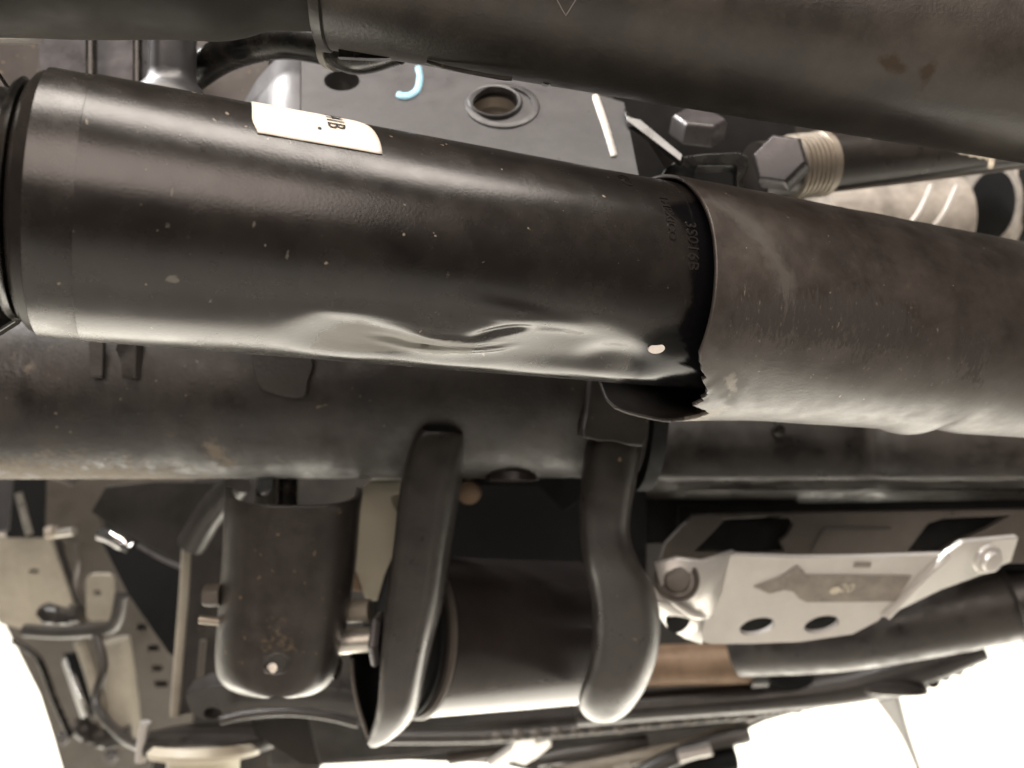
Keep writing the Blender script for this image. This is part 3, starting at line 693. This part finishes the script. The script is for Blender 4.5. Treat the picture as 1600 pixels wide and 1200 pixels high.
# left wing curls towards the camera, right wing folds up to its stud
rows = []
for (xa, ya, ka), (xb, yb, kb), (xc, yc, kc) in zip(
        [(1150, 868, -.004), (1118, 862, .004), (1088, 852, .013), (1050, 845, .014), (1015, 852, .015)],
        [(1130, 920, -.002), (1106, 912, .004), (1082, 900, .013), (1055, 888, .014), (1022, 880, .016)],
        [(1110, 962, -.001), (1098, 952, .006), (1074, 932, .013), (1046, 910, .015), (1012, 890, .016)]):
    rows.append([on_s(xa, ya, ka), on_s(xb, yb, kb), on_s(xc, yc, kc)])
obj('left_wing', loft(rows), M['silver'], sk, solid=.003, off=0)
rows = []
for (xa, ya, ka), (xc, yc, kc), (xd, yd, kd) in zip(
        [(1100, 953, 0), (1094, 948, .005), (1078, 934, .011), (1050, 914, .016), (1012, 889, .020)],
        [(1096, 985, 0), (1080, 974, .004), (1062, 958, .009), (1040, 935, .013), (1010, 905, .016)],
        [(1096, 1004, 0), (1070, 993, .001), (1040, 970, .003), (1022, 940, .006), (1005, 900, .010)]):
    rows.append([on_s(xa, ya, ka), on_s(xc, yc, kc), on_s(xd, yd, kd)])
obj('left_flange', loft(rows), M['silver'], sk, solid=.002, off=0)
obj('left_fold', tube([on_s(1006, 884, .0175), on_s(1046, 910, .0165), on_s(1074, 932, .0145), on_s(1104, 956, .0035)], [.0014, .0016, .0018, .0014], 12, sm=4), M['silver'], sk)
obj('flange_hole', lathe(on_s(1050, 946, .010), (.3, -.9, -.3), [(0, .0055), (.003, .0062), (.0032, .004)], 24), M['void'], sk)  # black disc painted as the shade inside a hole
obj('right_wing', plate([(1480, 866), (1506, 848), (1592, 840), (1580, 878), (1530, 900), (1470, 922), (1400, 956), (1380, 966)], on_s(1440, 915, .001), nrm(30, 16), .003), M['silver'], sk, bevel=.0006)
obj('fold_edge', tube([on_s(1482, 866, .0015), on_s(1440, 902, .0018), on_s(1385, 962, .0015)], [.0014, .0018, .0012], 12, sm=4), M['silver'], sk)
obj('mount_bolt', lathe(on_s(1048, 876, .0155), (-.15, -.9, .30), [(0, .0105), (.002, .0105), (.0026, .0095), (.0012, .008), (.0012, .0062), (.0045, .0058), (.005, .0045)], 40), M['tan'], sk, label='recessed bolt in the left ear')
obj('mount_bolt', lathe(on_s(1540, 872, .0), (.25, -.95, -.3), [(0, .0075), (.002, .0075), (.0026, .0066), (.0026, .0052), (.0052, .0050), (.0058, .0036)], 40), M['silver'], sk, label='stud in the right ear')
obj('hole_shade', plate([(1130, 940), (1330, 940), (1320, 984), (1240, 996), (1140, 998)], on_s(1230, 970, -.010), SN, .004), M['void'], sk)  # black plate added so the oval holes look dark
st = obj('arrow_sticker', plate([(1178, 917), (1218, 903), (1234, 892), (1246, 884), (1254, 890), (1260, 899), (1425, 900), (1400, 940), (1260, 941), (1248, 935), (1240, 925), (1226, 922), (1202, 928)], on_s(1300, 920, .0006), SN, .0004), M['sticker'], sk, label='grey arrow shaped worn sticker')
def text_on(txt, x, y, size, o_, n_, slant=0):
    b = text_bm(txt, size, .00005); u = Vector((1, 0, 0)); u = (u - n_*u.dot(n_)).normalized(); v = n_.cross(u)
    c_ = onplane(x, y, o_, n_)
    for vt in b.verts: vt.co = c_ + u*(vt.co.x + slant*vt.co.y) + v*vt.co.y + n_*(.00012 + vt.co.z)
    return b
obj('sticker_text', text_on('20', 1308, 925, .0072, on_s(1300, 920, .0007), SN, .35), M['cream'], st)
obj('sticker_spot', plate(ell(1305, 923, 9, 5, -20), on_s(1305, 923, .0009), SN, .0003), M['cream'], st)
obj('print_ghost', plate([(1335, 879), (1362, 879), (1360, 887), (1333, 887)], on_s(1347, 883, .0003), SN, .0002), M['sticker'], sk)

h = thing('exhaust_pipe', 'copper coloured pipe glimpsed behind the right fork arm', 'pipe', P(1080, 1035, .6))
obj('pipe_tube', tube([P(960, 1042, .60), P(1168, 1036, .60)], .0150, 40), M['copper'], h)
obj('pipe_clamp', lathe(P(1165, 1036, .60), (1, 0, .03), [(0, .0155), (.0, .019), (.012, .019), (.012, .0155)], 40, closed=True), M['black'], h)
obj('pipe_tail', tube([P(1170, 1036, .60), P(1230, 1060, .60), P(1260, 1062, .6)], .0125, 40, sm=4), M['void'], h)
h = thing('drive_shaft', 'wide dark shaft slanting away under the silver skid plate', 'shaft', P(1450, 960, .5))
obj('shaft_tube', tube([P(1150, 1015, .56), P(1300, 990, .53), P(1480, 955, .51), P(1700, 905, .49)], [.018, .024, .0255, .027], 48, sm=5), M['housing'], h)
obj('shaft_joint', lathe(P(1570, 936, .50), P(1700, 905, .49)-P(1480, 955, .51), [(0, .027), (.001, .0285), (.016, .0285), (.017, .027)], 48), M['arm'], h)
h = thing('stabilizer_bar', 'dark grey bar curving along the bottom right above the bright wall', 'stabilizer bar', P(1200, 1085, .58))
obj('bar_rod', tube([P(900, 1112, .60), P(1040, 1101, .60), P(1200, 1088, .60), P(1330, 1070, .59), P(1430, 1040, .58), P(1530, 1005, .57)], [.0105, .0105, .011, .013, .015, .012], 32, sm=6), M['arm'], h)
obj('bar_pad', lathe(P(1390, 1062, .585), (0, -.25, -1), [(0, .017), (.004, .0245), (.008, .0245), (.009, .022), (.0092, .012)], 48), M['mount'], h)
b_ = bmesh.new()
for (x_, y_, r_) in ((1520, 1012, 12), (1508, 1030, 12), (1490, 1042, 11), (1470, 1050, 11), (1452, 1060, 12)):
    lathe(P(x_, y_, .575), (0, -1, 0), [(-.006, r_*.0004), (-.004, r_*.00046), (.004, r_*.00046), (.006, r_*.0004)], 16, bm=b_)
obj('bar_lugs', b_, M['arm'], h)
h = thing('braided_line', 'beaded pale line running under the bushing along the bottom', 'line', P(1000, 1130, .62))
b_ = bmesh.new()
q = spline([(596, 1152), (760, 1150), (900, 1140), (1060, 1124), (1200, 1110), (1290, 1094)], 9)
tube([P(x, y, .63) for x, y in q], .0052, 16, bm=b_)
obj('line_core', b_, M['mount'], h)
for i, (x_, y_) in enumerate(q[10::2]):
    e_ = .75 + .35*abs(noise.noise(Vector((i*1.7, 3, 1))))*2; x_ += 9*noise.noise(Vector((i*2.3, 9, 1)))
    obj('bead', lathe(P(x_, y_+1, .626), P(1060, 1124, .62)-P(900, 1140, .62), [(-.0055*e_, .003), (-.0035*e_, .0052*e_), (0, .0058*e_), (.0035*e_, .0052*e_), (.0055*e_, .003)], 16), M['tan'], h)
h = thing('lower_crossmember', 'black crossmember beam along the bottom behind the fork arms', 'crossmember', P(800, 1170, .66))
obj('beam', plate([(420, 1110), (560, 1118), (700, 1130), (1330, 1090), (1200, 1128), (1000, 1146), (880, 1152), (780, 1166), (640, 1182), (480, 1196), (420, 1200)], P(800, 1150, .66), nrm(15, 0), .03), M['darkbg'], h, bevel=.002)
h = thing('pale_fork_link', 'pale forked metal link at the bottom centre', 'link', P(810, 1170, .64))
obj('link_body', plate([(762, 1198), (800, 1170), (808, 1150), (824, 1146), (838, 1152), (836, 1162), (858, 1156), (862, 1166), (840, 1184), (820, 1196), (800, 1190), (778, 1204)], P(810, 1170, .64), nrm(35, 0), .006), M['silver'], h, bevel=.001)
for i, (pts_, r_, mm) in enumerate(((((840, 1188, .66), (920, 1172, .66), (1010, 1158, .67)), .006, 'mount'), (((700, 1186, .68), (780, 1176, .68), (860, 1176, .68)), .005, 'tan'), (((860, 1212, .65), (960, 1190, .66), (1060, 1168, .67), (1150, 1140, .68)), .006, 'beige'),
                                  (((990, 1215, .65), (1050, 1186, .65), (1110, 1160, .66), (1170, 1146, .66)), .007, 'mount'), (((1020, 1212, .66), (1080, 1196, .66), (1150, 1186, .66)), .009, 'void'), (((880, 1222, .66), (940, 1205, .66), (985, 1200, .66)), .008, 'beige'), (((1060, 1182, .64), (1110, 1170, .64)), .005, 'silver'))):
    h = thing('hose_run', ['dark thin hose directly right of the pale forked link', 'tan hose passing left of the pale forked link', 'beige hose slanting up to the bright wall at bottom right', 'worn dark hose climbing to the right below the beige hose', 'black rubber hose lowest at bottom right', 'short beige hose end at the bottom edge', 'short silver fitting above the black rubber hose'][i], 'hose', P(*pts_[0]), 'hoses along the bottom edge')
    obj('hose_tube', wire(pts_, 0, r_, 16, sm=5, jitter=.15), M[mm], h)
h = thing('tapered_post', 'thin grey tapered post against the bright wall at bottom right', 'post', P(1420, 1200, 1.2))
obj('post_shaft', tube([P(1380, 1075, 1.15), P(1415, 1150, 1.2), P(1450, 1240, 1.25)], [.020, .007, .004], 20, sm=4), M['mount'], h)

# ------------------------------------------------------------------ left background
def bgplate(name, label, cat, outline, d, m, n=None, thick=.004, holes=(), bevel=.0008, sm=1):
    cx = sum(p[0] for p in outline)/len(outline); cy = sum(p[1] for p in outline)/len(outline)
    h = thing(name, label, cat, P(cx, cy, d))
    obj('plate', plate(outline, P(cx, cy, d), n or nrm(10, 0), thick, holes, sm=sm), M[m], h, bevel=bevel)
    return h
h = bgplate('body_panel', 'large beige body side panel with four square slots at lower left', 'panel',
    [(-60, 740), (60, 740), (110, 760), (150, 740), (300, 740), (300, 1140), (240, 1180), (225, 1260), (118, 1260), (62, 1085), (-10, 940), (-60, 860)], .80, 'tan', nrm(12, 8), .006,
    [rrect(213, 975, 229, 986, 2), rrect(230, 1008, 249, 1018, 2), rrect(237, 1040, 254, 1049, 2), rrect(241, 1064, 262, 1074, 2), [(150, 800), (215, 760), (300, 770), (300, 860), (290, 950), (205, 905), (198, 915)]])
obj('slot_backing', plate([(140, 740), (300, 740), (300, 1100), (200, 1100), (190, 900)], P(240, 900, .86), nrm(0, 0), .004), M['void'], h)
bgplate('beige_plate', 'flat beige bracket plate with one small dark spot at the left edge', 'bracket', [(-40, 838), (68, 838), (78, 846), (112, 945), (118, 975), (60, 990), (0, 975), (-40, 900)], .72, 'beige', nrm(18, 10), .006, [ell(53, 893, 8, 4)])
h = bgplate('tab_bracket', 'small upright beige tab with a hole beside the flat beige plate', 'bracket', rrect(134, 898, 176, 970, 10), .68, 'beige', nrm(5, 5), .005, [ell(152, 927, 6, 6)])
h = thing('cross_strut', 'short grey strut under the beige plate at lower left', 'strut', P(110, 985, .67))
obj('strut_bar', wire([(40, 985, .68), (100, 988, .67), (165, 982, .66), (182, 968, .655), (190, 930, .65)], 0, .0055, 16, sm=6), M['mount'], h)
obj('strut_dirt', wire([(70, 955, .69), (100, 962, .685), (128, 958, .68)], 0, .008, 12, jitter=.6), M['arm'], h)
h = thing('grey_pillar', 'dark grey upright plate at the left edge below the axle', 'plate', P(10, 790, .62))
obj('plate', plate([(-40, 740), (20, 742), (12, 830), (-40, 836)], P(0, 790, .62), nrm(0, 10), .004), M['bracket'], h, bevel=.001)
set_attr(bpy.data.objects[h.children[0].name], 'stain', np.zeros(len(h.children[0].data.vertices)))
h = thing('bright_rod', 'thin bright rod in the dark gap at the left edge', 'rod', P(38, 800, .64))
obj('rod_shaft', tube([P(29, 770, .64), P(46, 835, .64)], .0028, 12), M['zinc'], h)
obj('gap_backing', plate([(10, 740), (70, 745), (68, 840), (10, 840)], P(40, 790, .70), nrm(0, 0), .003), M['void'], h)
h = thing('small_fitting', 'small brass and zinc fitting above the beige tab', 'fitting', P(95, 830, .66))
obj('fitting_nut', lathe(P(80, 826, .66), (.3, -.5, -.8), [(0, .006), (.006, .006), (.008, .004)], 6), M['thread'], h)
obj('fitting_pipe', tube([P(86, 834, .66), P(116, 830, .655)], .0034, 12), M['zinc'], h)
h = thing('splash_guard', 'black splash guard folded behind the left mount', 'guard', P(220, 850, .55))
obj('guard_sheet', plate([(165, 760), (240, 752), (360, 752), (300, 880), (285, 885), (215, 845), (170, 820), (142, 800)], P(230, 820, .56), nrm(-5, 18), .004), M['darkbg'], h, bevel=.001)
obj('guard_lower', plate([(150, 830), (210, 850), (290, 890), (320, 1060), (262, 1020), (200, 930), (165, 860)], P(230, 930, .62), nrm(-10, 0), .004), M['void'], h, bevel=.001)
obj('guard_clip', wire([(158, 832, .548), (182, 842, .546), (205, 856, .546)], 0, .0048, 12, jitter=.3), M['chrome'], h)
obj('guard_edge', wire([(215, 852, .545), (250, 872, .545), (282, 886, .545)], 0, .0016, 8), M['rawnut'], h)
h = thing('diagonal_brace', 'dark diagonal brace between axle and upright rail', 'brace', P(320, 810, .50))
obj('brace_bar', wire([(372, 752, .49), (330, 800, .50), (300, 850, .51)], 0, .009, 20, sm=4), M['arm'], h)
h = thing('upright_rail', 'tall pale edged upright rail left of the rounded mount', 'rail', P(295, 980, .52))
obj('rail_web', plate([(292, 860), (345, 800), (352, 1060), (318, 1110), (276, 1120)], P(310, 980, .525), nrm(0, -15), .012), M['mount'], h, bevel=.002)
set_attr(bpy.data.objects['rail_web'], 'rust', np.zeros(len(bpy.data.objects['rail_web'].data.vertices)))
obj('rail_edge', wire([(292, 845, .512), (287, 930, .512), (280, 1020, .512), (273, 1118, .512)], 0, .0030, 12), M['beige'], h)
obj('rail_edge', wire([(318, 1000, .508), (312, 1060, .508), (306, 1090, .508)], 0, .0020, 12), M['tan'], h)
h = thing('curved_arm', 'dark curved control arm behind the lower end of the mount', 'control arm', P(420, 1100, .48))
obj('arm_sheet', plate([(290, 1085), (350, 1070), (560, 1080), (600, 1160), (540, 1118), (470, 1108), (380, 1118), (335, 1126), (300, 1115)], P(430, 1100, .47), nrm(20, 0), .012, [ell(332, 1115, 14, 9)], sm=3), M['arm'], h, bevel=.002)
obj('arm_edge', wire([(345, 1126, .462), (390, 1116, .462), (450, 1112, .462), (510, 1118, .462), (560, 1130, .462)], 0, .0026, 12), M['mount'], h)
obj('arm_gusset', plate([(390, 1125), (480, 1118), (500, 1200), (470, 1196), (400, 1150)], P(440, 1150, .50), nrm(0, 10), .006), M['darkbg'], h, bevel=.001)
h = thing('strut_top', 'cream capped strut top with a dark collar at the bottom left', 'strut mount', P(320, 1170, .50))
obj('dark_collar', lathe(P(330, 1140, .52), (0, -.25, -1), [(0, .034), (.002, .043), (.006, .044), (.010, .043), (.012, .034)], 48), M['arm'], h)
obj('cream_cup', lathe(P(322, 1160, .50), (0, -.3, -1), [(0, .031), (.004, .034), (.007, .033), (.009, .024)], 48), M['cream'], h)
obj('cream_post', lathe(P(318, 1166, .50), (0, 0, -1), [(0, .0215), (.05, .0215)], 40), M['cream'], h)
obj('cup_edge', wire([(228, 1128, .49), (222, 1160, .49), (219, 1190, .49)], 0, .003, 12), M['silver'], h)
cl = [('cable', 'thin black cable looping below the flat beige plate', [(20, 1000, .70), (60, 1030, .70), (84, 1090, .70), (110, 1150, .70)], .0028, 'black'),
      ('cable', 'grey cable dropping from the dark strut to the strut top', [(150, 990, .66), (162, 1040, .65), (150, 1100, .64), (190, 1150, .60), (226, 1170, .56)], .0035, 'mount'),
      ('cable', 'short pale cable beside the tab with the hole', [(118, 850, .70), (124, 880, .70), (120, 915, .69), (132, 945, .69)], .0030, 'tan')]
for nm, lb, q_, r_, m_ in cl:
    h = thing(nm, lb, 'cable', P(*q_[0]), 'cables at the lower left'); obj('cable_run', wire(q_, 0, r_, 12, sm=6), M[m_], h)
h = thing('seam_flange', 'dark folded seam running down the left body panel', 'seam', P(120, 860, .76))
obj('seam_strip', wire([(84, 845, .765), (98, 895, .76), (116, 950, .755), (124, 985, .75)], 0, .0065, 12, sm=5, jitter=.5), M['arm'], h)
obj('seam_strip', wire([(120, 1130, .765), (150, 1150, .76), (200, 1150, .755)], 0, .0085, 12, sm=5, jitter=.6), M['mount'], h)
for x_, y_ in ((100, 1150), (176, 1178)):
    obj('seam_bolt', hexbolt(P(x_, y_, .752), (.1, -1, -.2), .0065, .006, rot=x_), M['rawnut'], h, bevel=.0006)
h = thing('chrome_trim', 'slim bright chrome strip in the left body panel', 'trim', P(112, 1070, .76))
obj('trim_strip', plate([(92, 1022), (100, 1024), (134, 1118), (127, 1124)], P(112, 1070, .775), nrm(-5, -40), .004), M['chrome'], h, bevel=.0006)
obj('trim_gap', plate([(100, 1022), (122, 1020), (160, 1120), (134, 1118)], P(128, 1070, .785), nrm(0, 0), .003), M['void'], h)
h = thing('seat_rib', 'ribbed pale inner panel strips at lower left', 'panel strip', P(165, 1090, .77))
obj('rib', wire([(125, 1000, .77), (145, 1060, .77), (165, 1140, .77)], 0, .006, 12), M['beige'], h)
obj('rib', wire([(178, 1000, .77), (190, 1080, .77), (198, 1160, .77)], 0, .014, 16), M['beige'], h)

# ------------------------------------------------------------------ underbody closing the view above
ub = thing('vehicle_underbody', 'dark coated vehicle underbody filling the gaps behind the parts', 'underbody', P(800, 600, 1.0))
obj('underbody_panel', plate([(-900, -900), (2500, -900), (2500, 900), (1640, 962), (1545, 992), (1500, 1025), (1400, 1060), (1330, 1092), (1240, 1110), (1172, 1140), (1150, 1165), (1152, 1190), (1130, 1290), (1000, 1290), (985, 1222), (860, 1215), (780, 1196), (640, 1191), (500, 1198), (470, 1290), (190, 1290), (120, 1290), (60, 1080), (-10, 935), (-900, 700)], P(800, 600, 1.0), nrm(0, 0), .03), M['darkbg'], ub, bevel=.004)
for o in S.objects:
    if o.type == 'MESH' and o.data.materials and o.data.materials[0]:
        pass
